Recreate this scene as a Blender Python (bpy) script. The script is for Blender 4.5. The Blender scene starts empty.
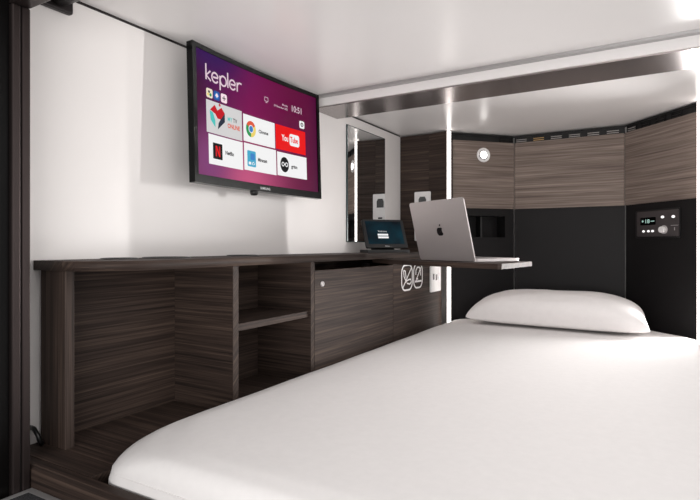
import bpy, bmesh, random
from math import sin, cos, pi, radians, sqrt, atan2
from mathutils import Vector, Matrix, noise
random.seed(7)
scene = bpy.context.scene
COL = scene.collection
D = 1.2            # camera to left wall, metres; plan numbers below are in units of D around the camera
EYE = 1.05         # eye height above the floor


def W(x, y, z):
    return Vector(((x + 1) * D, y * D, EYE + z * D))


# ------------------------------------------------------------------ materials
def lin(c):
    return tuple(((v / 255) / 12.92 if v / 255 <= .04045 else ((v / 255 + .055) / 1.055) ** 2.4) for v in c) + (1,)


def mat(name, rgb, rough=.5, metal=0, spec=.5, coat=0, emit=None, estr=0):
    m = bpy.data.materials.new(name)
    m.use_nodes = True
    b = m.node_tree.nodes['Principled BSDF']
    b.inputs['Base Color'].default_value = lin(rgb)
    b.inputs['Roughness'].default_value = rough
    b.inputs['Metallic'].default_value = metal
    b.inputs['Specular IOR Level'].default_value = spec
    b.inputs['Coat Weight'].default_value = coat
    if emit:
        b.inputs['Emission Color'].default_value = lin(emit)
        b.inputs['Emission Strength'].default_value = estr
    return m


def speckle(m, scale, amount, bump=0, dist=.002, coord='Object', stretch=(1, 1, 1)):
    """procedural brightness variation (and optional bump) on a plain material"""
    nt = m.node_tree
    b = nt.nodes['Principled BSDF']
    tc = nt.nodes.new('ShaderNodeTexCoord')
    mp = nt.nodes.new('ShaderNodeMapping')
    mp.inputs['Scale'].default_value = stretch
    nz = nt.nodes.new('ShaderNodeTexNoise')
    nz.inputs['Scale'].default_value = scale
    nz.inputs['Detail'].default_value = 4
    nt.links.new(tc.outputs[coord], mp.inputs['Vector'])
    nt.links.new(mp.outputs['Vector'], nz.inputs['Vector'])
    c = b.inputs['Base Color'].default_value[:]
    r = nt.nodes.new('ShaderNodeValToRGB')
    r.color_ramp.elements[0].position = .3
    r.color_ramp.elements[1].position = .7
    r.color_ramp.elements[0].color = tuple(max(0, v * (1 - amount)) for v in c[:3]) + (1,)
    r.color_ramp.elements[1].color = tuple(min(1, v * (1 + amount)) for v in c[:3]) + (1,)
    nt.links.new(nz.outputs['Fac'], r.inputs['Fac'])
    nt.links.new(r.outputs['Color'], b.inputs['Base Color'])
    if bump:
        bp = nt.nodes.new('ShaderNodeBump')
        bp.inputs['Strength'].default_value = bump
        bp.inputs['Distance'].default_value = dist
        nt.links.new(nz.outputs['Fac'], bp.inputs['Height'])
        nt.links.new(bp.outputs['Normal'], b.inputs['Normal'])
    return m


def wood(name, dark, mid, light, rough=.62):
    m = bpy.data.materials.new(name)
    m.use_nodes = True
    nt = m.node_tree
    b = nt.nodes['Principled BSDF']
    uv = nt.nodes.new('ShaderNodeUVMap')
    facs = []
    for sc, st, det in ((1.0, (2.2, 130, 1), 3), (1.0, (1.3, 52, 1), 4), (1.0, (5, 420, 1), 2)):
        mp = nt.nodes.new('ShaderNodeMapping')
        mp.inputs['Scale'].default_value = st
        nz = nt.nodes.new('ShaderNodeTexNoise')
        nz.inputs['Scale'].default_value = sc
        nz.inputs['Detail'].default_value = det
        nz.inputs['Distortion'].default_value = .25
        nt.links.new(uv.outputs['UV'], mp.inputs['Vector'])
        nt.links.new(mp.outputs['Vector'], nz.inputs['Vector'])
        facs.append(nz.outputs['Fac'])

    def mix(a, c, f):
        n = nt.nodes.new('ShaderNodeMix')
        n.inputs[0].default_value = f
        nt.links.new(a, n.inputs[2])
        nt.links.new(c, n.inputs[3])
        return n.outputs[0]
    f = mix(mix(facs[0], facs[1], .42), facs[2], .3)
    r = nt.nodes.new('ShaderNodeValToRGB')
    e = r.color_ramp.elements
    e[0].position = .38
    e[1].position = .63
    e[0].color = lin(dark)
    e[1].color = lin(light)
    k = e.new(.5)
    k.color = lin(mid)
    nt.links.new(f, r.inputs['Fac'])
    nt.links.new(r.outputs['Color'], b.inputs['Base Color'])
    b.inputs['Roughness'].default_value = rough
    b.inputs['Specular IOR Level'].default_value = .22
    bp = nt.nodes.new('ShaderNodeBump')
    bp.inputs['Strength'].default_value = .12
    bp.inputs['Distance'].default_value = .001
    nt.links.new(f, bp.inputs['Height'])
    nt.links.new(bp.outputs['Normal'], b.inputs['Normal'])
    return m


def glow(name, rgb, s=1.0):
    return mat(name, (6, 6, 6), rough=.45, spec=.05, emit=rgb, estr=s)


M = {}
M['wall'] = speckle(mat('white_wall_panel', (232, 228, 226), rough=.38, spec=.4), 3, .012)
M['ceiling'] = speckle(mat('glossy_white_ceiling', (243, 240, 239), rough=.26, spec=.4), 3, .01)
M['wood'] = wood('dark_oak_laminate', (31, 24, 21), (54, 43, 38), (80, 66, 58))
M['wood_lit'] = wood('dark_oak_laminate_lit', (96, 83, 77), (124, 111, 103), (154, 140, 131), .6)  # same laminate, ramp lightened to paint in the light on the headboard
M['sheet'] = speckle(mat('white_cotton_sheet', (227, 224, 223), rough=.85, spec=.15), 60, .015, .12, .002)
M['pillow'] = speckle(mat('white_pillow_cotton', (238, 234, 233), rough=.8, spec=.15), 40, .015, .15, .003)
M['black_panel'] = speckle(mat('matt_black_panel', (20, 18, 19), rough=.55, spec=.25), 250, .12, .1, .0005)
M['black'] = mat('black_plastic', (16, 16, 17), rough=.35)
M['deep_black'] = mat('black_recess', (9, 9, 10), rough=.6)
M['bezel'] = mat('glossy_black_bezel', (7, 8, 8), rough=.2, spec=.14)
M['gloss_black'] = mat('glossy_black_partition', (8, 7, 7), rough=.3, spec=.15)
M['bronze'] = speckle(mat('bronze_aluminium', (62, 54, 53), rough=.35, metal=.8), 8, .05)
M['dark_metal'] = mat('dark_metal', (40, 36, 36), rough=.35, metal=.6)
M['alu'] = speckle(mat('space_grey_aluminium', (196, 189, 188), rough=.42, metal=.55), 300, .02)
M['key'] = mat('black_keys', (18, 18, 19), rough=.5)
M['steel'] = speckle(mat('polished_steel_soffit', (150, 142, 141), rough=.22, metal=.8), 12, .02)
M['white_plastic'] = mat('white_plastic', (232, 230, 230), rough=.3)
M['mirror'] = mat('mirror_glass', (232, 233, 233), rough=.01, metal=1)
M['teal_edge'] = mat('mirror_edge', (38, 62, 62), rough=.2)
M['led'] = mat('led_strip_light', (255, 255, 255), emit=(255, 247, 242), estr=6)
M['lamp'] = mat('reading_lamp_light', (255, 255, 255), emit=(255, 250, 245), estr=8)
M['carpet'] = speckle(mat('charcoal_carpet', (58, 58, 60), rough=.95, spec=.1), 380, .75, .6, .004)
M['floor'] = speckle(mat('grey_floor', (190, 186, 184), rough=.7), 40, .1)
M['grey_trim'] = mat('grey_metal_trim', (170, 168, 168), rough=.35, metal=.5)
M['white_vinyl'] = mat('white_vinyl', (236, 234, 234), rough=.5)
M['louvre'] = mat('grey_louvre', (170, 165, 162), rough=.4, metal=.3)
M['gold'] = mat('warm_louvre', (196, 158, 104), rough=.4, metal=.3)
M['knob'] = mat('pale_knob', (205, 200, 200), rough=.35, metal=.3)
M['faceplate'] = mat('grey_faceplate', (64, 58, 59), rough=.4)
M['logo_dark'] = mat('dark_logo', (30, 28, 29), rough=.2)
for n, c in dict(white=(246, 246, 246), pale=(214, 212, 212), red=(236, 10, 14), darkred=(196, 20, 34), teal=(80, 196, 190),
                 navy=(38, 48, 64), ink=(40, 38, 40), blackg=(12, 12, 14), green=(40, 150, 84), yellow=(240, 214, 110),
                 blue=(60, 130, 200), cyan=(70, 170, 205), cream=(240, 226, 206), pink=(250, 226, 234), orange=(226, 88, 60),
                 deepblue=(36, 84, 160), lilac=(228, 204, 216)).items():
    M['s_' + n] = glow('screen_' + n, c)
M['dot'] = glow('button_glow', (250, 246, 246), 1.3)
M['digits'] = glow('display_digits', (170, 205, 195), .9)


def screen_material():
    m = bpy.data.materials.new('tv_wallpaper')
    m.use_nodes = True
    nt = m.node_tree
    b = nt.nodes['Principled BSDF']
    b.inputs['Base Color'].default_value = lin((4, 3, 4))
    b.inputs['Roughness'].default_value = .45
    b.inputs['Specular IOR Level'].default_value = .05
    uv = nt.nodes.new('ShaderNodeUVMap')
    sp = nt.nodes.new('ShaderNodeSeparateXYZ')
    nt.links.new(uv.outputs['UV'], sp.inputs[0])

    def math(op, a, c=None):
        n = nt.nodes.new('ShaderNodeMath')
        n.operation = op
        for i, v in enumerate((a, c)):
            if v is None:
                continue
            if isinstance(v, (int, float)):
                n.inputs[i].default_value = v
            else:
                nt.links.new(v, n.inputs[i])
        return n.outputs[0]
    # horizontal colour run of the wallpaper
    r = nt.nodes.new('ShaderNodeValToRGB')
    e = r.color_ramp.elements
    e[0].position, e[0].color = 0, lin((58, 4, 40))
    e[1].position, e[1].color = 1, lin((76, 2, 52))
    for p, c in ((.12, (82, 8, 74)), (.4, (120, 4, 78)), (.75, (98, 2, 58)), (.92, (92, 4, 56))):
        k = e.new(p)
        k.color = lin(c)
    nt.links.new(sp.outputs[0], r.inputs['Fac'])

    def blob(cx, cy, sx, sy):
        dx = math('DIVIDE', math('SUBTRACT', sp.outputs[0], cx), sx)
        dy = math('DIVIDE', math('SUBTRACT', sp.outputs[1], cy), sy)
        q = math('ADD', math('MULTIPLY', dx, dx), math('MULTIPLY', dy, dy))
        return math('POWER', 2.718, math('MULTIPLY', q, -1))

    def over(col, fac, c):
        n = nt.nodes.new('ShaderNodeMix')
        n.data_type = 'RGBA'
        nt.links.new(fac, n.inputs[0])
        nt.links.new(col, n.inputs[6])
        n.inputs[7].default_value = lin(c)
        return n.outputs[2]
    col = over(r.outputs['Color'], blob(.12, 1.0, .25, .18), (52, 14, 84))
    col = over(col, blob(.36, 0, .28, .34), (196, 84, 126))
    col = over(col, blob(.08, .12, .16, .3), (128, 62, 116))
    nt.links.new(col, b.inputs['Emission Color'])
    b.inputs['Emission Strength'].default_value = 1
    return m


M['wallpaper'] = screen_material()


def tablet_material():
    m = bpy.data.materials.new('tablet_wallpaper')
    m.use_nodes = True
    nt = m.node_tree
    b = nt.nodes['Principled BSDF']
    b.inputs['Base Color'].default_value = lin((5, 6, 7))
    b.inputs['Roughness'].default_value = .3
    b.inputs['Specular IOR Level'].default_value = .1
    tc = nt.nodes.new('ShaderNodeTexCoord')
    nz = nt.nodes.new('ShaderNodeTexNoise')
    nz.inputs['Scale'].default_value = 9
    r = nt.nodes.new('ShaderNodeValToRGB')
    r.color_ramp.elements[0].position, r.color_ramp.elements[0].color = .35, lin((6, 22, 34))
    r.color_ramp.elements[1].position, r.color_ramp.elements[1].color = .7, lin((10, 70, 86))
    nt.links.new(tc.outputs['Object'], nz.inputs['Vector'])
    nt.links.new(nz.outputs['Fac'], r.inputs['Fac'])
    nt.links.new(r.outputs['Color'], b.inputs['Emission Color'])
    b.inputs['Emission Strength'].default_value = .5
    return m


M['tablet_screen'] = tablet_material()


# ------------------------------------------------------------------ builders
def text2d(s, size, align='LEFT', bold=0, spacing=1.0):
    cu = bpy.data.curves.new('txt', 'FONT')
    cu.body = s
    cu.size = size
    cu.align_x = align
    cu.align_y = 'CENTER'
    cu.offset = bold
    cu.space_character = spacing
    cu.resolution_u = 3
    o = bpy.data.objects.new('txt', cu)
    COL.objects.link(o)
    dg = bpy.context.evaluated_depsgraph_get()
    me = bpy.data.meshes.new_from_object(o.evaluated_get(dg))
    vs = [(v.co.x, v.co.y) for v in me.vertices]
    fs = [tuple(p.vertices) for p in me.polygons]
    bpy.data.objects.remove(o)
    bpy.data.curves.remove(cu)
    bpy.data.meshes.remove(me)
    return vs, fs


def rrect(x0, x1, y0, y1, r, n=5):
    pts = []
    for cx, cy, a in ((x1 - r, y1 - r, 0), (x0 + r, y1 - r, 90), (x0 + r, y0 + r, 180), (x1 - r, y0 + r, 270)):
        for i in range(n + 1):
            t = radians(a + 90 * i / n)
            pts.append((cx + r * cos(t), cy + r * sin(t)))
    return pts


def circle(cx, cy, rx, ry=None, n=28):
    ry = ry or rx
    return [(cx + rx * cos(2 * pi * i / n), cy + ry * sin(2 * pi * i / n)) for i in range(n)]


class MB:
    def __init__(s):
        s.bm = bmesh.new()
        s.uv = s.bm.loops.layers.uv.new('UVMap')
        s.mats = []

    def mi(s, m):
        m = M[m] if isinstance(m, str) else m
        if m not in s.mats:
            s.mats.append(m)
        return s.mats.index(m)

    def finish(s, faces, m, grain=(1, 0, 0), smooth=False):
        g = Vector(grain).normalized()
        o1, o2 = random.uniform(0, 9), random.uniform(0, 9)
        k = s.mi(m)
        for f in faces:
            f.material_index = k
            f.smooth = smooth
            f.normal_update()
            n = f.normal
            u = g - n * n.dot(g)
            if u.length < .3:
                u = n.orthogonal()
            u.normalize()
            v = n.cross(u)
            for l in f.loops:
                l[s.uv].uv = (l.vert.co.dot(u) + o1, l.vert.co.dot(v) + o2)

    def box(s, a, b, m, grain=(1, 0, 0), bevel=0, mx=None, seg=2):
        """box between corners a and b (metres), optionally transformed by mx"""
        a, b = Vector(a), Vector(b)
        lo = Vector([min(p, q) for p, q in zip(a, b)])
        hi = Vector([max(p, q) for p, q in zip(a, b)])
        r = bmesh.ops.create_cube(s.bm, size=1)
        vs = r['verts']
        for v in vs:
            v.co = Vector([lo[i] + (v.co[i] + .5) * (hi[i] - lo[i]) for i in range(3)])
        faces = set(f for v in vs for f in v.link_faces)
        if bevel:
            es = set(e for v in vs for e in v.link_edges)
            rb = bmesh.ops.bevel(s.bm, geom=list(es), offset=bevel, segments=seg, profile=.5, affect='EDGES', clamp_overlap=True)
            faces = set(f for f in faces if f.is_valid) | set(rb['faces']) | set(f for v in rb['verts'] if v.is_valid for f in v.link_faces)
            vs = list(set(v for f in faces for v in f.verts))
        if mx:
            for v in vs:
                v.co = mx @ v.co
            grain = mx.to_3x3() @ Vector(grain)
        s.finish(faces, m, grain)
        return s

    def prism(s, pts, fn, m, d0, d1, grain=(1, 0, 0), smooth=False):
        """2D polygon pts mapped by fn(u, v, depth) and extruded from d0 to d1"""
        A = [s.bm.verts.new(fn(u, v, d0)) for u, v in pts]
        B = [s.bm.verts.new(fn(u, v, d1)) for u, v in pts]
        fs = [s.bm.faces.new(A[::-1]), s.bm.faces.new(B)]
        n = len(pts)
        for i in range(n):
            fs.append(s.bm.faces.new((A[i], A[(i + 1) % n], B[(i + 1) % n], B[i])))
        bmesh.ops.recalc_face_normals(s.bm, faces=fs)
        s.finish(fs, m, grain)
        if smooth:
            for f in fs[2:]:
                f.smooth = True
        return s

    def flat(s, pts, fn, m, d):
        f = s.bm.faces.new([s.bm.verts.new(fn(u, v, d)) for u, v in pts])
        s.finish([f], m)
        return s

    def text(s, txt, u, v, size, fn, m, d, align='LEFT', bold=0, sx=1.0, spacing=1.0):
        vs, fs = text2d(txt, size, align, bold, spacing)
        V = [s.bm.verts.new(fn(u + a * sx, v + b, d)) for a, b in vs]
        out = []
        for f in fs:
            try:
                out.append(s.bm.faces.new([V[i] for i in f]))
            except ValueError:
                pass
        s.finish(out, m)
        return s

    def stroke(s, pts, w, fn, m, d0, d1, closed=False):
        """flat ribbon of width w along pts"""
        n = len(pts)
        L, Rr = [], []
        for i, p in enumerate(pts):
            a = pts[(i - 1) % n] if closed or i else pts[i]
            b = pts[(i + 1) % n] if closed or i < n - 1 else pts[i]
            dx, dy = b[0] - a[0], b[1] - a[1]
            q = sqrt(dx * dx + dy * dy) or 1
            nx, ny = -dy / q * w / 2, dx / q * w / 2
            L.append((p[0] + nx, p[1] + ny))
            Rr.append((p[0] - nx, p[1] - ny))
        k = n if closed else n - 1
        rows = [[s.bm.verts.new(fn(u, v, d)) for u, v in Q] for Q, d in ((L, d0), (L, d1), (Rr, d1), (Rr, d0))]
        fs = []
        for i in range(k):
            j = (i + 1) % n
            for q in range(4):
                a, b = rows[q], rows[(q + 1) % 4]
                fs.append(s.bm.faces.new((a[i], a[j], b[j], b[i])))
        bmesh.ops.recalc_face_normals(s.bm, faces=fs)
        s.finish(fs, m)
        return s

    def cyl(s, c, axis, r, h, m, n=40, r2=None, smooth=True):
        """cylinder from c along axis"""
        ax = Vector(axis).normalized()
        u = ax.orthogonal().normalized()
        v = ax.cross(u)
        c = Vector(c)
        r2 = r if r2 is None else r2
        A = [s.bm.verts.new(c + (u * cos(2 * pi * i / n) + v * sin(2 * pi * i / n)) * r) for i in range(n)]
        B = [s.bm.verts.new(c + ax * h + (u * cos(2 * pi * i / n) + v * sin(2 * pi * i / n)) * r2) for i in range(n)]
        side = [s.bm.faces.new((A[i], A[(i + 1) % n], B[(i + 1) % n], B[i])) for i in range(n)]
        caps = [s.bm.faces.new(A[::-1]), s.bm.faces.new(B)]
        s.finish(side, m, ax, smooth)
        s.finish(caps, m, u)
        return s

    def lathe(s, c, axis, prof, m, n=40):
        """profile [(radius, height)] around axis; closed ends where radius is 0"""
        ax = Vector(axis).normalized()
        u = ax.orthogonal().normalized()
        v = ax.cross(u)
        c = Vector(c)
        rings = []
        for r, h in prof:
            if r == 0:
                rings.append([s.bm.verts.new(c + ax * h)])
            else:
                rings.append([s.bm.verts.new(c + ax * h + (u * cos(2 * pi * i / n) + v * sin(2 * pi * i / n)) * r) for i in range(n)])
        fs = []
        for a, b in zip(rings, rings[1:]):
            for i in range(n):
                j = (i + 1) % n
                if len(a) == 1:
                    fs.append(s.bm.faces.new((a[0], b[j], b[i])))
                elif len(b) == 1:
                    fs.append(s.bm.faces.new((a[i], a[j], b[0])))
                else:
                    fs.append(s.bm.faces.new((a[i], a[j], b[j], b[i])))
        s.finish(fs, m, u, True)
        return s

    def tube(s, pts, r, m, n=10):
        pts = [Vector(p) for p in pts]
        rings = []
        for i, p in enumerate(pts):
            t = (pts[min(i + 1, len(pts) - 1)] - pts[max(i - 1, 0)]).normalized()
            u = t.cross(Vector((.3, .2, .93))).normalized()
            v = t.cross(u)
            rings.append([s.bm.verts.new(p + (u * cos(2 * pi * k / n) + v * sin(2 * pi * k / n)) * r) for k in range(n)])
        fs = []
        for a, b in zip(rings, rings[1:]):
            for k in range(n):
                fs.append(s.bm.faces.new((a[k], a[(k + 1) % n], b[(k + 1) % n], b[k])))
        fs.append(s.bm.faces.new(rings[0][::-1]))
        fs.append(s.bm.faces.new(rings[-1]))
        bmesh.ops.recalc_face_normals(s.bm, faces=fs)
        s.finish(fs, m, (1, 0, 0), True)
        return s

    def build(s, name, parent=None, local=False):
        off = Vector((0, 0, 0))
        if parent is None:
            xs = [v.co for v in s.bm.verts]
            lo = [min(c[i] for c in xs) for i in range(3)]
            hi = [max(c[i] for c in xs) for i in range(3)]
            off = Vector(((lo[0] + hi[0]) / 2, (lo[1] + hi[1]) / 2, lo[2]))
        elif not local:
            p = parent
            while p:
                off += p.location
                p = p.parent
        for v in s.bm.verts:
            v.co -= off
        me = bpy.data.meshes.new(name)
        s.bm.to_mesh(me)
        s.bm.free()
        for m in s.mats:
            me.materials.append(m)
        o = bpy.data.objects.new(name, me)
        COL.objects.link(o)
        if parent:
            o.parent = parent
        else:
            o.location = off
        return o


def thing(name, label, cat, loc, group=None):
    o = bpy.data.objects.new(name, None)
    o.empty_display_size = .1
    COL.objects.link(o)
    o.location = loc
    return tag(o, label, cat, group)


def tag(o, label, cat, group=None):
    o['label'] = label
    o['category'] = cat
    if group:
        o['group'] = group
    return o


def struct(o):
    o['kind'] = 'structure'
    return o


def B(mb, x0, x1, y0, y1, z0, z1, m, grain=(1, 0, 0), bevel=0):
    return mb.box(W(x0, y0, z0), W(x1, y1, z1), m, grain, bevel)


XG, YG, ZG = (1, 0, 0), (0, 1, 0), (0, 0, 1)
FLOOR = -EYE / D
CEIL = .488
DECK = -.367
DT = -.0285        # desk top
DB = -.0465        # desk underside
FX = -.804         # cabinet front
RX = .132          # right wall

# ------------------------------------------------------------------ the pod shell
struct(B(MB(), -1.6, 1.2, -1.6, 2.5, FLOOR - .04, FLOOR, 'floor').build('floor'))
struct(B(MB(), -1.06, -1.0, .49, 2.5, FLOOR, CEIL, 'wall').build('wall_left'))
struct(B(MB(), RX, RX + .05, 2.09, 2.5, FLOOR, CEIL, 'wall').build('wall_right'))
struct(B(MB(), -1.0, RX, 2.45, 2.5, FLOOR, CEIL, 'wall').build('wall_back'))
struct(B(MB(), -1.06, RX + .05, .49, 2.5, CEIL, CEIL + .04, 'ceiling').build('ceiling'))
struct(B(MB(), -1.08, -.906, -.4, .4565, FLOOR, .62, 'gloss_black').build('wall_front'))
# dark strip standing in for the shade in the gap above the left wall
struct(B(MB(), -1.0, -.9985, .53, 2.144, .4815, .4868, 'dark_metal').build('trim_1'))
# soffit beam across the ceiling
mb = MB()
B(mb, -.999, RX, 1.445, 1.612, .4555, CEIL, 'ceiling')
B(mb, -.999, RX, 1.452, 1.610, .452, .4555, 'steel')
B(mb, -.999, RX, 1.425, 1.445, .481, CEIL, 'grey_trim')
struct(mb.build('trim_2'))

# ------------------------------------------------------------------ entrance frame
fr = thing('entrance_frame', 'dark bronze metal frame at the open foot end of the pod', 'frame', W(-.95, .472, FLOOR))
mb = MB()
B(mb, -.999, -.897, .457, .4705, FLOOR, .39, 'bronze', ZG, .003)
B(mb, -.999, -.901, .470, .473, FLOOR, .39, 'deep_black', ZG)
B(mb, -.999, -.897, .4725, .486, FLOOR, .39, 'bronze', ZG, .003)
mb.build('post', fr)
mb = MB()
B(mb, -.999, RX - .002, .457, .486, .39, .487, 'bronze', XG, .003)
mb.build('top_rail', fr)

cr = thing('curtain_rail', 'dark rounded rail just under the ceiling inside the entrance', 'rail', W(-.99, .58, .452))
mb = MB()
p = W(-.985, .585, .468)
mb.prism(circle(0, 0, .024, .015, 24), lambda u, v, d: Vector((d, p.y + u, p.z + v)), 'dark_metal', p.x, W(RX - .004, 0, 0).x, XG, True)
mb.build('track', cr)
mb = MB()
B(mb, -.9995, -.985, .555, .615, .448, .487, 'dark_metal', XG, .004)
mb.build('bracket', cr)

st = thing('entry_step', 'charcoal carpeted step with pale metal edging below the bed rail', 'step', W(-.4, .3, FLOOR))
mb = MB()
B(mb, -.895, RX, .10, .4865, FLOOR, -.404, 'black_panel')
mb.build('riser', st)
mb = MB()
B(mb, -.884, RX, .112, .475, -.404, -.4015, 'carpet')
mb.build('carpet', st)
mb = MB()
B(mb, -.895, -.8845, .10, .4865, -.404, -.401, 'grey_trim')
B(mb, -.8845, RX, .4755, .4865, -.404, -.401, 'grey_trim')
B(mb, -.8845, RX, .10, .1115, -.404, -.401, 'grey_trim')
mb.build('metal_edging', st)

mb = MB()
rail_pts = [(.511, -.62), (.511, DECK), (.495, DECK), (.4915, DECK - .002), (.4885, DECK - .006), (.4875, DECK - .011), (.4875, -.62)]
mb.prism(rail_pts, lambda u, v, d: W(d, u, v), 'wood', -.998, RX - .002, XG)
tag(mb.build('bed_rail'), 'dark wood rail across the foot of the bed with worn front edge', 'bed rail')

# ------------------------------------------------------------------ bed
mb = MB()
B(mb, -.762, RX - .004, .512, 2.10, FLOOR, -.445, 'wood', XG)
tag(mb.build('platform_bed'), 'dark wooden platform beneath the white mattress', 'bed')


def bed_outline(inset, rad, n=10):
    x0, x1, y0, y1 = -.774 + inset, RX - .008 - inset, .516 + inset, 2.385 - inset
    pts = []
    for i in range(n + 1):                          # rounded front left corner
        t = pi + pi / 2 * i / n
        pts.append((x0 + rad + rad * cos(t), y0 + rad + rad * sin(t)))
    r2 = .05
    for i in range(n + 1):
        t = -pi / 2 + pi / 2 * i / n
        pts.append((x1 - r2 + r2 * cos(t), y0 + r2 + r2 * sin(t)))
    pts += [(x1, 2.115), (-.13 - inset * .4, y1), (-.55 + inset * .4, y1), (x0, 2.165)]
    # resample densely
    out = []
    for i, a in enumerate(pts):
        b = pts[(i + 1) % len(pts)]
        dd = sqrt((a[0] - b[0]) ** 2 + (a[1] - b[1]) ** 2)
        k = max(1, int(dd / .06)) if i >= 2 * n + 1 or i == n else 1
        k = {n: 14, 2 * n + 1: 26, 2 * n + 2: 6, 2 * n + 3: 8, 2 * n + 4: 6, 2 * n + 5: 26}.get(i, 1)
        for j in range(k):
            out.append((a[0] + (b[0] - a[0]) * j / k, a[1] + (b[1] - a[1]) * j / k))
    return out


mb = MB()
TOP = -.311
rings = [(0.012, .05, -.444), (.002, .05, -.430), (0, .05, -.40), (0, .055, -.37), (.001, .065, -.352)]
for i in range(1, 9):
    t = pi / 2 * i / 8
    rings.append((.001 + .032 * (1 - cos(t)), .065 + .085 * (i / 8), -.352 + .036 * sin(t)))
for k, ins in enumerate((.045, .06, .08)):
    rings.append((ins, .15 + .005 * k, TOP - .003 * (1 - (k + 1) / 3) ** 2))
V = []
for ins, rad, z in rings:
    row = []
    for (x, y) in bed_outline(ins, rad):
        w = noise.noise(Vector((x * 5, y * 5, z * 9))) * .0022
        row.append(mb.bm.verts.new(W(x, y, z + w * (1 if z > -.33 else 0))))
    V.append(row)
fs = []
n = len(V[0])
for a, b in zip(V, V[1:]):
    for i in range(n):
        fs.append(mb.bm.faces.new((a[i], a[(i + 1) % n], b[(i + 1) % n], b[i])))
fs.append(mb.bm.faces.new(V[0][::-1]))
fs.append(mb.bm.faces.new(V[-1]))
bmesh.ops.recalc_face_normals(mb.bm, faces=fs)
mb.finish(fs, 'sheet', XG, True)
bed = mb.build('mattress')
tag(bed, 'wide white mattress under a smooth fitted sheet on the platform', 'mattress')
# hem seam running round the sheet just below the top edge
mb = MB()
seam = bed_outline(.0012, .064)[:11] + [(x, .5155) for x in (-.5, -.3, -.1, .05)]
mb.tube([W(x, y, -.353) for x, y in seam], .0009, 'sheet', 6)
mb.build('seam', bed)

# pillow
mb = MB()
NU, NV = 56, 30
pc = (-.345, 2.165)
HW, HD = .318, .152


def pillow_pt(u, v, top):
    eu, ev = abs(u) ** 3.6, abs(v) ** 3.0
    th = max(0.0, (1 - eu) * (1 - ev)) ** .37
    pin = 1 - .05 * (1 - v * v) * abs(u) ** 4
    pinv = 1 - .05 * (1 - u * u)
    back = 1 - .13 * max(0, v) ** 2
    x = pc[0] + HW * u * pin * back
    y = pc[1] + HD * v * pinv + .02 * u * (1 - v) * -.5
    if top:
        z = TOP + .0265 + th * (.108 - .012 * abs(u) ** 2)
        z += (noise.noise(Vector((u * 2.2, v * 5, 1.3))) * .007 + noise.noise(Vector((u * 1.3 + 4, v * 11, 3))) * .0035) * th
        y -= .022 * th * max(0, -v) ** 2
    else:
        z = TOP + .0265 - th * .024
    return W(x, y, z)


grids = {}
for top in (1, 0):
    for i in range(NU + 1):
        for j in range(NV + 1):
            if not top and (i in (0, NU) or j in (0, NV)):
                grids[(0, i, j)] = grids[(1, i, j)]
                continue
            u = -cos(pi * i / NU)
            v = -cos(pi * j / NV)
            grids[(top, i, j)] = mb.bm.verts.new(pillow_pt(u, v, top))
fs = []
for top in (1, 0):
    for i in range(NU):
        for j in range(NV):
            q = [grids[(top, i, j)], grids[(top, i + 1, j)], grids[(top, i + 1, j + 1)], grids[(top, i, j + 1)]]
            fs.append(mb.bm.faces.new(q if top else q[::-1]))
mb.finish(fs, 'pillow', XG, True)
tag(mb.build('pillow'), 'plump white pillow lying at the head of the bed', 'pillow')

# ------------------------------------------------------------------ desk cabinet along the left wall
cab = thing('desk_cabinet', 'dark wood cabinet with open shelves along the left wall', 'cabinet', W(-.9, 1.3, FLOOR))
mb = MB()
B(mb, -.998, -.775, .5125, 2.143, DECK - .016, DECK, 'wood', XG)
mb.build('deck', cab)
mb = MB()
B(mb, -.79, -.776, .5125, 2.143, FLOOR, DECK - .016, 'wood', YG)
mb.build('plinth', cab)
mb = MB()
B(mb, -.993, -.917, .556, .574, DECK, DB, 'wood', ZG, .001)
mb.build('end_panel', cab)
mb = MB()
B(mb, -.998, -.988, .574, 2.143, DECK, DB, 'wood', YG)
mb.build('back_panel', cab)
for y0, y1 in ((.8655, .8835), (1.164, 1.181)):
    mb = MB()
    B(mb, -.988, FX, y0, y1, DECK, DB, 'wood', ZG if y0 > 2 else XG, .001)
    mb.build('divider', cab)
mb = MB()
B(mb, -.988, FX - .008, .8835, 1.164, -.193, -.1765, 'wood', YG, .001)
mb.build('shelf', cab)
mb = MB()
B(mb, FX - .015, FX, 1.1825, 1.668, DECK, -.0695, 'wood', YG, .001)
flap = mb.build('flap', cab)
mb = MB()
mb.lathe(W(FX, 1.218, -.1075), XG, [(.009, -.002), (.009, .003), (.007, .005), (.004, .005), (.004, .003), (0, .003)], 'knob')
lk = mb.build('lock', flap)
lk['label'] = 'small round metal lock'
mb = MB()
B(mb, FX - .015, FX, 1.6695, 2.143, DECK, DB, 'wood', YG, .001)
mb.build('front_panel', cab)

# worktop
mb = MB()
pts = [(-.999, .546)]
r = .12
for i in range(15):
    t = -pi / 2 + pi / 2 * i / 14
    pts.append((FX + .001 - r + r * cos(t), .546 + r + r * sin(t)))
pts += [(FX + .001, 2.143), (-.999, 2.143)]
mb.prism(pts, lambda u, v, d: W(u, v, d), 'wood', DB + .0002, DT, YG, False)
for f in mb.bm.faces:
    if abs(f.normal.z) < .5:
        f.smooth = True
top = mb.build('worktop')
tag(top, 'long dark wood desktop with a rounded near corner above the cabinet', 'desktop')

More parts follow.
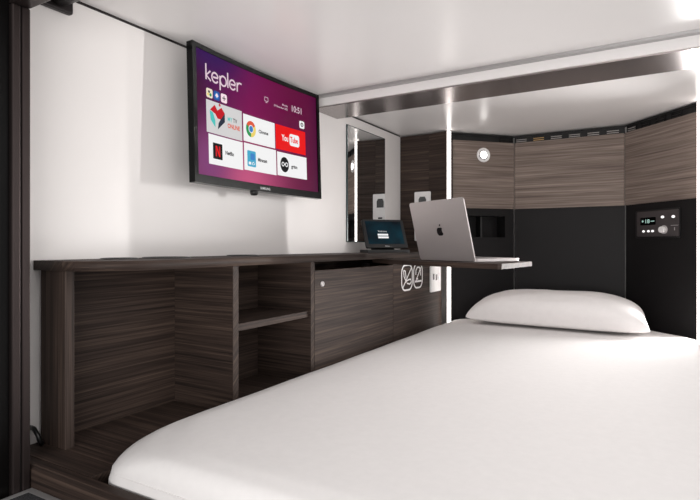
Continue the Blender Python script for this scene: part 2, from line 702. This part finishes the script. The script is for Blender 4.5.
for r, cx, cy, lab in ((.051, -.932, .795, 'largest black round inlay, in the middle of the three set in the desktop'),
                       (.036, -.945, .687, 'smallest black round inlay set in the desktop nearest the entrance'),
                       (.042, -.950, 1.06, 'black round inlay in the desktop above the open shelves')):
    t = thing('desk_inlay', lab, 'inlay', W(cx, cy, DT), 'round inlays in the desktop')
    mb = MB()
    mb.lathe(W(cx, cy, DT), ZG, [(r * D, 0), (r * D, .0022), (r * D - .004, .003), (r * D - .006, .001)], 'black')
    mb.build('rim', t)
    mb = MB()
    mb.lathe(W(cx, cy, DT), ZG, [(r * D - .006, .001), (r * D * .5, .0008), (0, .0008)], 'deep_black')
    mb.build('pad', t)

mb = MB()
mb.tube([W(-.997, .54, -.335), W(-.985, .539, -.335), W(-.975, .540, -.345), W(-.972, .543, -.358), W(-.976, .548, -.3635), W(-.984, .551, -.3635)], .005, 'black')
tag(mb.build('cable'), 'short black cable end beside the entrance post on the deck', 'cable')

# stickers
def on_front(u, v, d):
    return W(FX, u, v) + Vector((d, 0, 0))


def sticker(y0, y1, z0, z1, kind, lab):
    mb = MB()
    w, h = y1 - y0, z1 - z0

    def P(a, b):
        return (y0 + a * w, z0 + b * h)
    d0, d1, lw = .0002, .0009, .0052
    mb.stroke(rrect(y0, y1, z0, z1, .03, 6), .0062, on_front, 'white_vinyl', d0, d1, True)
    if kind == 0:
        mb.stroke([P(.12, .12), P(.92, .88)], .005, on_front, 'white_vinyl', d0, d1)
        mb.stroke([P(.18, .80), P(.22, .55), P(.34, .42), P(.42, .30)], lw, on_front, 'white_vinyl', d0, d1)
        mb.stroke([P(.18, .80), P(.34, .76), P(.40, .5)], lw, on_front, 'white_vinyl', d0, d1)
        mb.stroke([P(.36, .34), P(.6, .40), P(.84, .42), P(.9, .3), P(.76, .22), P(.5, .27)], lw, on_front, 'white_vinyl', d0, d1)
    else:
        mb.stroke([P(.25, .28), P(.82, .84)], .005, on_front, 'white_vinyl', d0, d1)
        mb.stroke([P(.24, .55), P(.26, .74), P(.42, .86), P(.64, .86), P(.78, .74), P(.8, .5)], lw, on_front, 'white_vinyl', d0, d1)
        mb.stroke([P(.14, .27), P(.9, .27)], .007, on_front, 'white_vinyl', d0, d1)
        mb.stroke([P(.3, .30), P(.3, .4), P(.5, .36)], lw, on_front, 'white_vinyl', d0, d1)
    return tag(mb.build('prohibition_sticker'), lab, 'sticker', 'outlined sign stickers on the cabinet front')


sticker(1.738, 1.833, -.166, -.074, 0, 'left of the two white outlined prohibition stickers, with a slashed cup shape')
sticker(1.846, 1.930, -.164, -.073, 1, 'right of the two white outlined prohibition stickers, with an arch over a bar')

# ------------------------------------------------------------------ partition, sockets, LED strips
pt = thing('partition_panel', 'dark wood partition closing the far end of the desk', 'panel', W(-.9, 2.155, FLOOR))
mb = MB()
B(mb, -.999, -.863, 2.1465, 2.162, FLOOR, .4815, 'wood', XG)
mb.build('panel', pt)
mb = MB()
q0, q1 = W(-.8625, 2.1465, 0), W(-.7755, 2.128, 0)
ln = (q1 - q0).length
ang = atan2(q1.y - q0.y, q1.x - q0.x)
mx = Matrix.Translation(Vector((q0.x, q0.y, 0))) @ Matrix.Rotation(ang, 4, 'Z')
mb.box((0, 0, EYE + DT * D + .001), (ln, .018, EYE + .4815 * D), 'wood', XG, 0, mx)
mb.build('angled_panel', pt)


def on_fin(u, v, d):
    return W(u, 2.1465, v) + Vector((0, -d, 0))


def socket_plate(fn, u0, u1, v0, v1, lab, bits, name='socket_plate'):
    c = fn((u0 + u1) / 2, v0, 0)
    t = thing(name, lab, 'socket', c)
    mb = MB()
    mb.prism(rrect(u0, u1, v0, v1, .005), fn, 'white_plastic', .0002, .007)
    mb.build('plate', t)
    for b in bits:
        mb = MB()
        mb.prism(b[1], fn, b[2], .0072, b[3])
        mb.build(b[0], t)
    return t


um = -.8905
arch = [(um - .017, .170), (um + .017, .170), (um + .017, .198), (um + .011, .210), (um - .011, .210), (um - .017, .198)]
socket_plate(on_fin, -.928, -.853, .018, .232, 'tall white socket plate on the wood partition behind the laptop',
             [('outlet', arch, 'black', .0105),
              ('usb_port', rrect(um - .011, um + .011, .118, .126, .003), 'black', .0085),
              ('outlet', rrect(um - .02, um + .02, .052, .088, .008), 'black', .0095)])
mz = -.130
socket_plate(on_front, 2.008, 2.118, -.192, -.086, 'white double socket plate at the far end of the cabinet front',
             [('outlet', rrect(2.030, 2.044, mz - .012, mz + .012, .003), 'faceplate', .0085),
              ('outlet', rrect(2.060, 2.074, mz - .016, mz + .008, .003), 'faceplate', .0085),
              ('switch', rrect(2.086, 2.10, mz - .012, mz + .016, .003), 'white_plastic', .0095)])


def led(x0, x1, y0, y1, lab):
    t = thing('led_strip', lab, 'light strip', W((x0 + x1) / 2, (y0 + y1) / 2, TOP), 'upright light strips beside the headboard')
    mb = MB()
    B(mb, x0, x1, y0 + .003, y1, -.43, .4815, 'led', ZG)
    o = mb.build('diffuser', t)
    mb = MB()
    B(mb, x0, x1, y1, y1 + .006, -.43, .4815, 'grey_trim', ZG)
    mb.build('channel', t)


led(-.7745, -.7640, 2.128, 2.146, 'left upright white light strip beside the wood partition')
led(.1085, .1305, 2.112, 2.132, 'right upright white light strip at the photo edge by the control panel')

# ------------------------------------------------------------------ headboard
hb = thing('headboard', 'three sided headboard, grained wood coloured lighter as if lit, above matt black panels', 'headboard', W(-.34, 2.42, FLOOR))
PA, PB, PC, PD = (-.768, 2.180), (-.558, 2.395), (-.122, 2.402), (.1095, 2.140)


def face(p0, p1):
    """frame of a headboard face: s along it (units of D), z height, d metres into the room"""
    a, b = W(p0[0], p0[1], 0), W(p1[0], p1[1], 0)
    t = (b - a).normalized()
    nrm = Vector((t.y, -t.x, 0))
    return (lambda s, z, d: Vector((a.x, a.y, EYE + z * D)) + t * s * D + nrm * d), (b - a).length / D, t


FL, LL, TL = face(PA, PB)
FC, LC, TC = face(PB, PC)
FR, LR, TR = face(PC, PD)
UP0, UP1 = .160, .4525


def rect(a, b, c, d):
    return [(a, c), (b, c), (b, d), (a, d)]


for fn, L, t in ((FL, LL, TL), (FC, LC, TC), (FR, LR, TR)):
    mb = MB()
    mb.prism(rect(.001, L - .001, UP0, UP1), fn, 'wood_lit', -.012, 0, t)
    mb.build('upper_panel', hb)
# lower black panels (the left one has a niche cut into it)
NS0, NS1, NZ0, NZ1 = .062, .257, .034, .128
for k, (fn, L, t) in enumerate(((FL, LL, TL), (FC, LC, TC), (FR, LR, TR))):
    mb = MB()
    if k == 0:
        for q in (rect(0, NS0, -.43, UP0), rect(NS1, L, -.43, UP0), rect(NS0, NS1, -.43, NZ0), rect(NS0, NS1, NZ1, UP0)):
            mb.prism(q, fn, 'black_panel', -.02, -.006, t)
    else:
        mb.prism(rect(0, L, -.43, UP0), fn, 'black_panel', -.02, -.006, t)
    mb.build('lower_panel', hb)
mb = MB()
mb.prism(rect(NS0 - .004, NS1 + .004, NZ0 - .004, NZ1 + .004), FL, 'black_panel', -.09, -.085)
mb.prism(rect(NS0 - .004, NS0, NZ0, NZ1), FL, 'deep_black', -.085, -.02)
mb.prism(rect(NS1, NS1 + .004, NZ0, NZ1), FL, 'deep_black', -.085, -.02)
mb.prism(rect(NS0, NS1, NZ0 - .004, NZ0), FL, 'black_panel', -.085, -.02)
mb.prism(rect(NS0, NS1, NZ1, NZ1 + .004), FL, 'deep_black', -.085, -.02)
mb.prism(rect(.150, .156, NZ0, NZ1), FL, 'black', -.085, -.035)
mb.build('niche', hb)
# vent strip with louvre slots under the ceiling
mb = MB()
for fn, L in ((FL, LL), (FC, LC), (FR, LR)):
    mb.prism(rect(0, L, UP1 + .001, .4835), fn, 'deep_black', -.03, -.010)
    mb.prism(rect(-.002, L + .002, UP1 + .0255, .4835), fn, 'deep_black', -.010, -.001)
vent = mb.build('vent_strip', hb)


def slot(fn, s0, s1, m):
    mb = MB()
    for z in (.4575, .4655):
        mb.prism(rect(s0, s1, UP1 + (z - .4525), UP1 + (z - .4525) + .0024), fn, m, -.0099, -.004)
    mb.prism(rect(s0 - .003, s0, UP1 + .001, UP1 + .025), fn, 'deep_black', -.0099, -.004)
    mb.prism(rect(s1, s1 + .003, UP1 + .001, UP1 + .025), fn, 'deep_black', -.0099, -.004)
    return mb.build('louvre_slot', vent)


for k in range(6):
    s0 = .008 + .0725 * k
    s = slot(FC, s0, s0 + .044, 'gold' if k == 1 else 'louvre')
    if k == 1:
        s['label'] = 'warm gold louvre slot'
slot(FR, .012, .055, 'louvre')
for k in range(3):
    slot(FR, .085 + .075 * k, .125 + .075 * k, 'dark_metal')
slot(FL, .235, .290, 'dark_metal')

# reading lamp
lc = FL(.1466, .393, .001)
nl = (FL(0, 0, 1) - FL(0, 0, 0)).normalized()
rl = thing('reading_lamp', 'round white spot lamp on the wood panel over the niche', 'lamp', lc)
rr = .0315 * D
mb = MB()
mb.lathe(lc, nl, [(rr, 0), (rr, .004), (rr - .002, .006), (rr * .80, .006), (rr * .74, .003), (rr * .58, .001)], 'white_plastic')
mb.build('trim_ring', rl)
mb = MB()
mb.lathe(lc, nl, [(rr * .60, .001), (rr * .58, .005), (rr * .50, .005)], 'grey_trim')
mb.build('baffle', rl)
mb = MB()
mb.lathe(lc, nl, [(rr * .50, .005), (rr * .36, .0075), (rr * .18, .009), (0, .0095)], 'lamp')
mb.build('lens', rl)

# control panel on the right face
cpn = thing('control_panel', 'dark control panel with lit display, buttons and dial on black headboard', 'control panel', FR(.168, .03, -.006))
S0, S1, Z0, Z1 = .063, .272, .031, .128


def cp(a, b, d):
    return FR(S0 + a * (S1 - S0), Z0 + b * (Z1 - Z0), -.006 + d)


def rr2(x0, x1, y0, y1, r):
    return rrect(x0, x1, y0, y1, r)


mb = MB()
mb.prism(rr2(-.03, 1.02, -.06, 1.06, .05), cp, 'black', .0002, .004)
mb.build('surround', cpn)
mb = MB()
mb.prism(rr2(0.03, 1, .01, 1, .04), cp, 'faceplate', .004, .009)
mb.build('faceplate', cpn)
mb = MB()
mb.prism(rr2(.13, .50, .46, .76, .02), cp, 'bezel', .009, .0105)
dsp = mb.build('display', cpn)
mb = MB()
fd = lambda u, v, d: cp(u, v, d)
mb.text('18', .235, .60, .21, fd, 'digits', .0108, 'LEFT', .004, .62)
mb.prism(rect(.17, .215, .60, .635), cp, 'digits', .0106, .0108)
mb.prism(rect(.18, .20, .57, .66), cp, 'digits', .0106, .0108)
mb.prism(rect(.385, .475, .59, .62), cp, 'digits', .0106, .0108)
mb.build('digits', dsp)
for a, b in ((.66, .74), (.90, .73), (.21, .22), (.33, .22), (.43, .22)):
    mb = MB()
    k = 1.0 if b > .5 else .85
    mb.prism(circle(a, b, .034 * k, .052 * k, 18), cp, 'dot', .009, .0115)
    mb.build('button', cpn)
mb = MB()
mb.prism(circle(.69, .26, .078, .16, 30), cp, 'knob', .009, .012)
mb.prism(circle(.68, .26, .056, .115, 30), cp, 'white_plastic', .012, .024, smooth=True)
mb.build('dial', cpn)
mb = MB()
mb.prism(rect(.84, 1.0, .40, .415), cp, 'knob', .009, .0094)
mb.prism(rect(.915, .93, .22, .33), cp, 'knob', .009, .0094)
mb.build('marking', cpn)

# ------------------------------------------------------------------ mirror
mr = thing('wall_mirror', 'upright frameless mirror on the white wall right of the television', 'mirror', W(-.997, 1.83, .011))
mb = MB()
B(mb, -.9995, -.995, 1.675, 1.987, .011, .446, 'teal_edge')
mb.build('backing', mr)
mb = MB()
B(mb, -.995, -.9935, 1.678, 1.984, .014, .443, 'mirror')
mb.build('glass', mr)

# ------------------------------------------------------------------ television
TY, TZ = 1.133, .3105
tv = thing('television', 'curved black television showing a magenta menu screen on the wall', 'television', W(-.942, TY, TZ))
tv.rotation_euler = (0, radians(-1.75), 0)
HWT, HH, SAG = .316, .198, .014


def tvp(s, v, d):
    return Vector((SAG * (s / HWT) ** 2 - SAG * .6 + d, s, v))


def strip(mb, pts_s, v0, v1, d0, d1, m):
    """curved slab between heights v0..v1"""
    rows = []
    for s in pts_s:
        rows.append([mb.bm.verts.new(tvp(s, v, d)) for v, d in ((v0, d0), (v1, d0), (v1, d1), (v0, d1))])
    fs = [mb.bm.faces.new(rows[0][::-1]), mb.bm.faces.new(rows[-1])]
    for a, b in zip(rows, rows[1:]):
        for k in range(4):
            fs.append(mb.bm.faces.new((a[k], a[(k + 1) % 4], b[(k + 1) % 4], b[k])))
    bmesh.ops.recalc_face_normals(mb.bm, faces=fs)
    mb.finish(fs, m, YG)


def ls(a, b, n):
    return [a + (b - a) * i / n for i in range(n + 1)]


mb = MB()
strip(mb, ls(-HWT, HWT, 28), -HH, HH, -.013, .006, 'bezel')
strip(mb, ls(-HWT * .7, HWT * .7, 20), -HH * .75, HH * .6, -.034, -.013, 'black')
hs = mb.build('housing', tv, True)
mb = MB()
BW, BT, BBm = .015, .014, .024
strip(mb, ls(-HWT, HWT, 28), HH - BT, HH, .006, .010, 'bezel')
strip(mb, ls(-HWT, HWT, 28), -HH, -HH + BBm, .006, .010, 'bezel')
strip(mb, ls(-HWT, -HWT + BW, 2), -HH + BBm, HH - BT, .006, .010, 'bezel')
strip(mb, ls(HWT - BW, HWT, 2), -HH + BBm, HH - BT, .006, .010, 'bezel')
bz = mb.build('bezel', tv, True)
mb = MB()
mb.text('SAMSUNG', .002, -HH + .011, .011, tvp, 's_pale', .0104, 'CENTER', .0002)
mb.build('lettering', bz, True)
mb = MB()
S0_, S1_, V0_, V1_ = -HWT + BW, HWT - BW, -HH + BBm, HH - BT
rows = [(mb.bm.verts.new(tvp(s, V0_, .0066)), mb.bm.verts.new(tvp(s, V1_, .0066)), (s - S0_) / (S1_ - S0_)) for s in ls(S0_, S1_, 28)]
fs = []
k = mb.mi('wallpaper')
for a, b in zip(rows, rows[1:]):
    f = mb.bm.faces.new((a[0], b[0], b[1], a[1]))
    f.material_index = k
    for l, uvv in zip(f.loops, ((a[2], 0), (b[2], 0), (b[2], 1), (a[2], 1))):
        l[mb.uv].uv = uvv
scr = mb.build('screen', tv, True)


def tile(s0, s1, v0, v1, m):
    mb = MB()
    strip(mb, ls(s0, s1, 6), v0, v1, .0068, .0074, m)
    return mb


D2, D3, D4 = .0077, .0080, .0083
# channel tile with a ribbon heart
mb = tile(-.261, -.103, -.047, .047, 's_pale')
hx, hy = -.212, .002
for P, m in (([(-.034, .018), (-.014, .036), (-.002, .022), (-.002, -.002), (-.012, .010)], 's_darkred'),
             ([(-.002, .022), (.016, .034), (.030, .020), (.012, -.002), (-.002, -.002)], 's_darkred'),
             ([(-.036, .016), (-.022, .012), (-.012, -.010), (-.012, -.030), (-.032, -.012)], 's_teal'),
             ([(.030, .020), (.030, -.006), (-.002, -.034), (.002, -.014), (.014, .002)], 's_navy')):
    mb.flat([(hx + a, hy + b) for a, b in P], tvp, m, D2)
mb.flat(circle(hx + .008, hy + .040, .0042, n=14), tvp, 's_darkred', D2)
mb.text('MY', -.170, .008, .019, tvp, 's_teal', D2, 'LEFT', .0003, .82)
mb.text('TV', -.145, .008, .019, tvp, 's_ink', D2, 'LEFT', .0003, .82)
mb.text('ONLINE', -.170, -.012, .019, tvp, 's_orange', D2, 'LEFT', .0006, .82)
mb.build('app_tile', scr, True)
# round browser emblem tile
mb = tile(-.096, .062, -.044, .042, 's_white')
cx, cy = -.060, -.001
for a0, a1, m in ((30, 150, 's_orange'), (150, 270, 's_green'), (270, 390, 's_yellow')):
    arc = [(cx + .024 * cos(radians(a0 + (a1 - a0) * i / 10)), cy + .026 * sin(radians(a0 + (a1 - a0) * i / 10))) for i in range(11)]
    mb.flat([(cx, cy)] + arc, tvp, m, D2)
mb.flat(circle(cx, cy, .012, .013), tvp, 's_white', D3)
mb.flat(circle(cx, cy, .0095, .0105), tvp, 's_blue', D4)
mb.text('Chrome', -.022, -.001, .0155, tvp, 's_ink', D2, 'LEFT', .0006, .92)
mb.build('app_tile', scr, True)
# video tile
mb = tile(.067, .232, -.043, .042, 's_red')
mb.text('You', .099, 0, .030, tvp, 's_white', D2, 'LEFT', .0008, .72)
mb.flat(rrect(.141, .196, -.021, .021, .009), tvp, 's_white', D2)
mb.text('Tube', .1445, 0, .028, tvp, 's_red', D3, 'LEFT', .0008, .74)
mb.build('app_tile', scr, True)
# film tile
mb = tile(-.254, -.102, -.138, -.051, 's_white')
mb.flat(rrect(-.237, -.196, -.121, -.074, .002), tvp, 's_blackg', D2)
mb.flat([(-.226, -.113), (-.220, -.113), (-.220, -.082), (-.226, -.082)], tvp, 's_darkred', D3)
mb.flat([(-.212, -.113), (-.206, -.113), (-.206, -.082), (-.212, -.082)], tvp, 's_darkred', D3)
mb.flat([(-.226, -.082), (-.220, -.082), (-.206, -.113), (-.212, -.113)], tvp, 's_red', D4)
mb.text('Netflix', -.183, -.096, .016, tvp, 's_ink', D2, 'LEFT', .0006, .86)
mb.build('app_tile', scr, True)
# casting tile
mb = tile(-.095, .066, -.135, -.0495, 's_white')
mb.flat(rrect(-.081, -.039, -.122, -.071, .004), tvp, 's_cyan', D2)
mb.flat(rrect(-.066, -.045, -.100, -.079, .004), tvp, 's_blue', D3)
mb.flat(rrect(-.075, -.063, -.116, -.107, .002), tvp, 's_white', D3)
mb.stroke([(-.058, -.116), (-.056, -.109), (-.049, -.106)], .0025, tvp, 's_white', D3, D4)
mb.stroke([(-.051, -.116), (-.049, -.112), (-.045, -.111)], .0025, tvp, 's_white', D3, D4)
mb.text('Miracast', -.029, -.095, .0155, tvp, 's_ink', D2, 'LEFT', .0006, .88)
mb.build('app_tile', scr, True)
# round black emblem tile
mb = tile(.0725, .2355, -.133, -.052, 's_white')
mb.flat(circle(.111, -.093, .0235, .0265), tvp, 's_blackg', D2)
mb.stroke(circle(.102, -.092, .0065, n=14), .003, tvp, 's_white', D3, D4, True)
mb.stroke(circle(.121, -.092, .0065, n=14), .003, tvp, 's_white', D3, D4, True)
mb.stroke([(.108, -.092), (.115, -.092)], .003, tvp, 's_white', D3, D4)
mb.text('gritm', .148, -.095, .0165, tvp, 's_ink', D2, 'LEFT', .0006, .95)
mb.build('app_tile', scr, True)
# lettering, clock and the small icons
mb = MB()
# thin rounded lettering drawn as strokes: k e p l e r
def let(strokes, x):
    for q in strokes:
        mb.stroke([(x + a, .104 + b) for a, b in q], .0052, tvp, 's_lilac', D2, D3)


def arc(cx, cy, r, a0, a1, n=14):
    return [(cx + r * cos(radians(a0 + (a1 - a0) * i / n)), cy + r * 1.05 * sin(radians(a0 + (a1 - a0) * i / n))) for i in range(n + 1)]


let([[(0, 0), (0, .046)], [(.019, .029), (.001, .013), (.020, 0)]], -.260)
E_ = [arc(.0145, .0148, .0138, 15, 330), [(.006, .0148), (.028, .0165)]]
let(E_, -.236)
let([[(0, -.016), (0, .027)], arc(.0145, .0148, .0138, 0, 360, 20)], -.200)
let([[(0, 0), (0, .046)]], -.165)
let(E_, -.158)
let([[(0, 0), (0, .028)], arc(.014, .0145, .0138, 60, 180, 8)], -.122)
mb.build('title_lettering', scr, True)
for x, m, kind in ((-.247, 's_cream', 0), (-.216, 's_deepblue', 1), (-.184, 's_pink', 2)):
    mb = MB()
    y = .067
    mb.flat(rrect(x - .0135, x + .0135, y - .0135, y + .0135, .0055), tvp, m, D2)
    if kind == 0:
        mb.flat(circle(x - .002, y + .004, .004, n=12), tvp, 's_ink', D3)
        mb.flat(circle(x + .004, y - .004, .005, n=12), tvp, 's_green', D3)
        mb.flat(circle(x - .006, y - .004, .004, n=12), tvp, 's_yellow', D3)
    elif kind == 1:
        mb.flat(circle(x, y, .009, n=16), tvp, 's_blue', D3)
        mb.flat([(x, y + .008), (x + .007, y), (x, y - .006), (x - .007, y)], tvp, 's_pink', D4)
    else:
        mb.stroke([(x - .007, y), (x + .007, y)], .003, tvp, 's_ink', D3, D4)
        mb.stroke([(x, y - .007), (x, y + .007)], .003, tvp, 's_ink', D3, D4)
    mb.build('shortcut_icon', scr, True)
mb = MB()
mb.text('10:51', .153, .113, .031, tvp, 's_lilac', D2, 'LEFT', .0003, .95)
mb.build('clock_text', scr, True)
mb = MB()
mb.text('Monday', .136, .116, .0095, tvp, 's_lilac', D2, 'RIGHT', .0001)
mb.text('29 November 2021', .136, .104, .0095, tvp, 's_lilac', D2, 'RIGHT', .0001)
mb.build('date_text', scr, True)
mb = MB()
mb.stroke(rrect(.012, .030, .108, .121, .002, 2), .0016, tvp, 's_lilac', D2, D3, True)
mb.stroke([(.016, .104), (.026, .104)], .0016, tvp, 's_lilac', D2, D3)
mb.build('cast_icon', scr, True)
mb = MB()
mb.flat(rrect(.199, .228, .052, .079, .006), tvp, 's_white', D2)
mb.stroke(circle(.2135, .0655, .0062, n=16), .0034, tvp, 's_ink', D3, D4, True)
mb.flat(circle(.2135, .0655, .0022, n=10), tvp, 's_ink', D3)
mb.build('settings_icon', scr, True)
mb = MB()
mb.lathe((-.004, -.048 + .0, -HH - .012), ZG, [(0, -.004), (.010, -.002), (.0135, .004), (.0135, .010), (.010, .014), (0, .014)], 'black', 24)
sn = mb.build('control_nub', tv, True)
mb = MB()
mb.box((-.076, -.06, -.06), (-.036, .06, .06), 'dark_metal', YG, .003)
mb.build('wall_bracket', tv, True)

# ------------------------------------------------------------------ swing table and laptop
ST = -.0478
sw = thing('swing_table', 'dark wood swing out shelf reaching over the bed from under the desktop', 'shelf', W(-.6, 1.5, ST - .0135))
mb = MB()
core = [(-.86, 1.62), (-.69, 1.495), (-.64, 1.462), (-.352, 1.334), (-.343, 1.338), (-.3205, 1.592), (-.327, 1.601), (-.86, 1.66)]
mb.prism(core, lambda u, v, d: W(u, v, d), 'wood', ST - .0135, ST, XG)
mb.build('board', sw)
mb = MB()
mb.cyl(W(-.86, 1.57, ST - .0135), (0, 0, -1), .016, .05, 'dark_metal')
mb.box(W(-.985, 1.54, ST - .040), W(-.84, 1.60, ST - .033), 'dark_metal', XG)
mb.build('pivot', sw)

HL, HR = W(-.662, 1.57, ST), W(-.443, 1.44, ST)
ex = (HR - HL).normalized()
ey = Vector((-ex.y, ex.x, 0))
LW = .304
mid = (HL + HR) / 2
lp = thing('laptop', 'open silver grey laptop seen from behind on the swing shelf', 'laptop', mid)


def lpt(u, v, d):               # u along the hinge, v away from the hinge, d up
    return mid + ex * u + ey * v + Vector((0, 0, d))


mb = MB()
mb.prism(rrect(-LW / 2, LW / 2, .002, .212, .012), lpt, 'alu', .0015, .0115)
mb.prism(rrect(-LW / 2 + .02, LW / 2 - .02, .02, .19, .006), lpt, 'key', 0, .0015)
base = mb.build('base', lp)
mb = MB()
for r_ in range(5):
    for c in range(13):
        u0 = -.135 + c * .0208
        v0 = .030 + r_ * .019
        mb.prism(rect(u0, u0 + .0175, v0, v0 + .0155), lpt, 'key', .0115, .0124)
mb.build('keyboard', base)
mb = MB()
mb.prism(rrect(-.06, .06, .132, .202, .004), lpt, 'alu', .0115, .0118)
mb.build('trackpad', base)
rc = radians(14)
le = (ey * -sin(rc) + Vector((0, 0, cos(rc))))
lnm = ex.cross(le)              # towards the base side or the back


def lid(u, v, d):
    s = -1 if lnm.dot(ey) > 0 else 1
    return mid + Vector((0, 0, .010)) + ex * u + le * v + lnm * d * s


mb = MB()
mb.prism(rrect(-LW / 2, LW / 2, -.0085, .211, .010), lid, 'alu', -.0045, 0)
ld = mb.build('lid', lp)
mb = MB()
mb.prism(rrect(-LW / 2 + .006, LW / 2 - .006, .012, .205, .006), lid, 'bezel', -.0055, -.0045)
mb.build('display', ld)
mb = MB()
# fruit emblem with a bite and a leaf
ap = []
for i in range(48):
    t = 2 * pi * i / 48
    r_ = .0165 * (1 + .10 * cos(2 * t) * 1.0 - .13 * max(0, cos(t - pi / 2)) ** 8 - .10 * max(0, cos(t + pi / 2)) ** 10)
    x, y = r_ * cos(t), r_ * sin(t) * 1.12
    bx, by = .021, .004
    dd = sqrt((x - bx) ** 2 + (y - by) ** 2)
    if dd < .0105:
        x = bx + (x - bx) * 0 - .0105 * cos((y - by) / .0105 * .9)
    ap.append((x, y))
ac = .098
mb.prism([(a, ac + b) for a, b in ap], lid, 'logo_dark', 0, .0004)
mb.prism([(-.001, ac + .019), (.002, ac + .0255), (.008, ac + .029), (.007, ac + .023), (.003, ac + .0195)], lid, 'logo_dark', 0, .0004)
mb.build('emblem', ld)

# ------------------------------------------------------------------ tablet on its stand
tc_ = W(-.886, 1.775, DT)
wx = Vector((.6, .8, 0)).normalized()
nx = Vector((wx.y, -wx.x, 0))
tb = thing('tablet', 'small black tablet with a dark teal login screen on the desktop', 'tablet', tc_)
TW, TH = .207, .138
rt = radians(24)
up = (nx * -sin(rt) + Vector((0, 0, cos(rt))))
fn_ = wx.cross(up) * (1 if wx.cross(up).dot(nx) > 0 else -1)
tb0 = tc_ + Vector((0, 0, .024)) + nx * .02


def tp(u, v, d):
    return tb0 + wx * u + up * v + fn_ * d


def tg(u, v, d):
    return tc_ + wx * u + nx * v + Vector((0, 0, d))


mb = MB()
mb.prism(rrect(-TW / 2, TW / 2, -.002, TH, .008), tp, 'black', -.010, 0)
bd = mb.build('body', tb)
mb = MB()
mb.prism(rect(-TW / 2 + .014, TW / 2 - .014, .016, TH - .010), tp, 'tablet_screen', 0, .0006)
ts = mb.build('screen', tb)
mb = MB()
mb.text('Welcome', -.012, .078, .011, tp, 's_pale', .0009, 'CENTER', .0001)
mb.prism(rrect(-.038, .014, .057, .066, .001), tp, 's_white', .0007, .0010)
mb.prism(rrect(-.038, .014, .044, .053, .001), tp, 's_white', .0007, .0010)
mb.build('login_box', ts)
mb = MB()
mb.text('lenovo', 0, .006, .008, tp, 's_pale', .0004, 'CENTER', 0)
mb.build('lettering', bd)
mb = MB()
mb.prism(rrect(-TW / 2 - .002, TW / 2 + .002, -.055, .035, .008), tg, 'black', .0002, .013)
mb.prism([(-.050, .006), (-.008, .006), (-.040, .08), (-.046, .08)], lambda u, v, d: tg(d, u, v), 'black', -.05, .05)
mb.build('stand', tb)

# ------------------------------------------------------------------ lights: aisle, added entrance fill, right strip
def area(name, loc, target, sx, sy, e, col=(1, .98, .965)):
    l = bpy.data.lights.new(name, 'AREA')
    l.shape = 'RECTANGLE'
    l.size, l.size_y = sx, sy
    l.energy = e
    l.color = col
    o = bpy.data.objects.new(name, l)
    COL.objects.link(o)
    o.location = loc
    o.rotation_euler = (Vector(target) - Vector(loc)).to_track_quat('-Z', 'Y').to_euler()
    return o


al = area('aisle_light', W(.55, 1.05, .44), W(-.25, 1.0, -.31), 2.2, .4, 3.2)
al.data.spread = radians(80)
area('corridor_fill', W(.15, -.75, -.08), W(-.35, 1.0, .22), 1.4, .7, 31)  # unseen fill lamp added low at the entrance, aimed up to brighten the ceiling
l = area('strip_light', W(.105, 2.11, .02), W(-1, .55, .02), .012, .78, 6.1)
l.data.spread = radians(85)

w = bpy.data.worlds.new('corridor_fill')
w.use_nodes = True
bg = w.node_tree.nodes['Background']
bg.inputs['Color'].default_value = (1, .98, .97, 1)
bg.inputs['Strength'].default_value = .72
scene.world = w

# ------------------------------------------------------------------ camera
cd = bpy.data.cameras.new('camera')
cd.sensor_width = 36
cd.lens = 528 / 700 * 36
cd.shift_y = -5 / 700
cd.clip_start = .02
cam = bpy.data.objects.new('camera', cd)
COL.objects.link(cam)
cam.location = W(0, 0, 0)
cam.rotation_euler = (pi / 2, 0, radians(30.4))
scene.camera = cam
vs = scene.view_settings
vs.view_transform = 'Standard'
vs.look = 'None'
vs.gamma = 1
vs.exposure = -.06
vs.use_curve_mapping = False
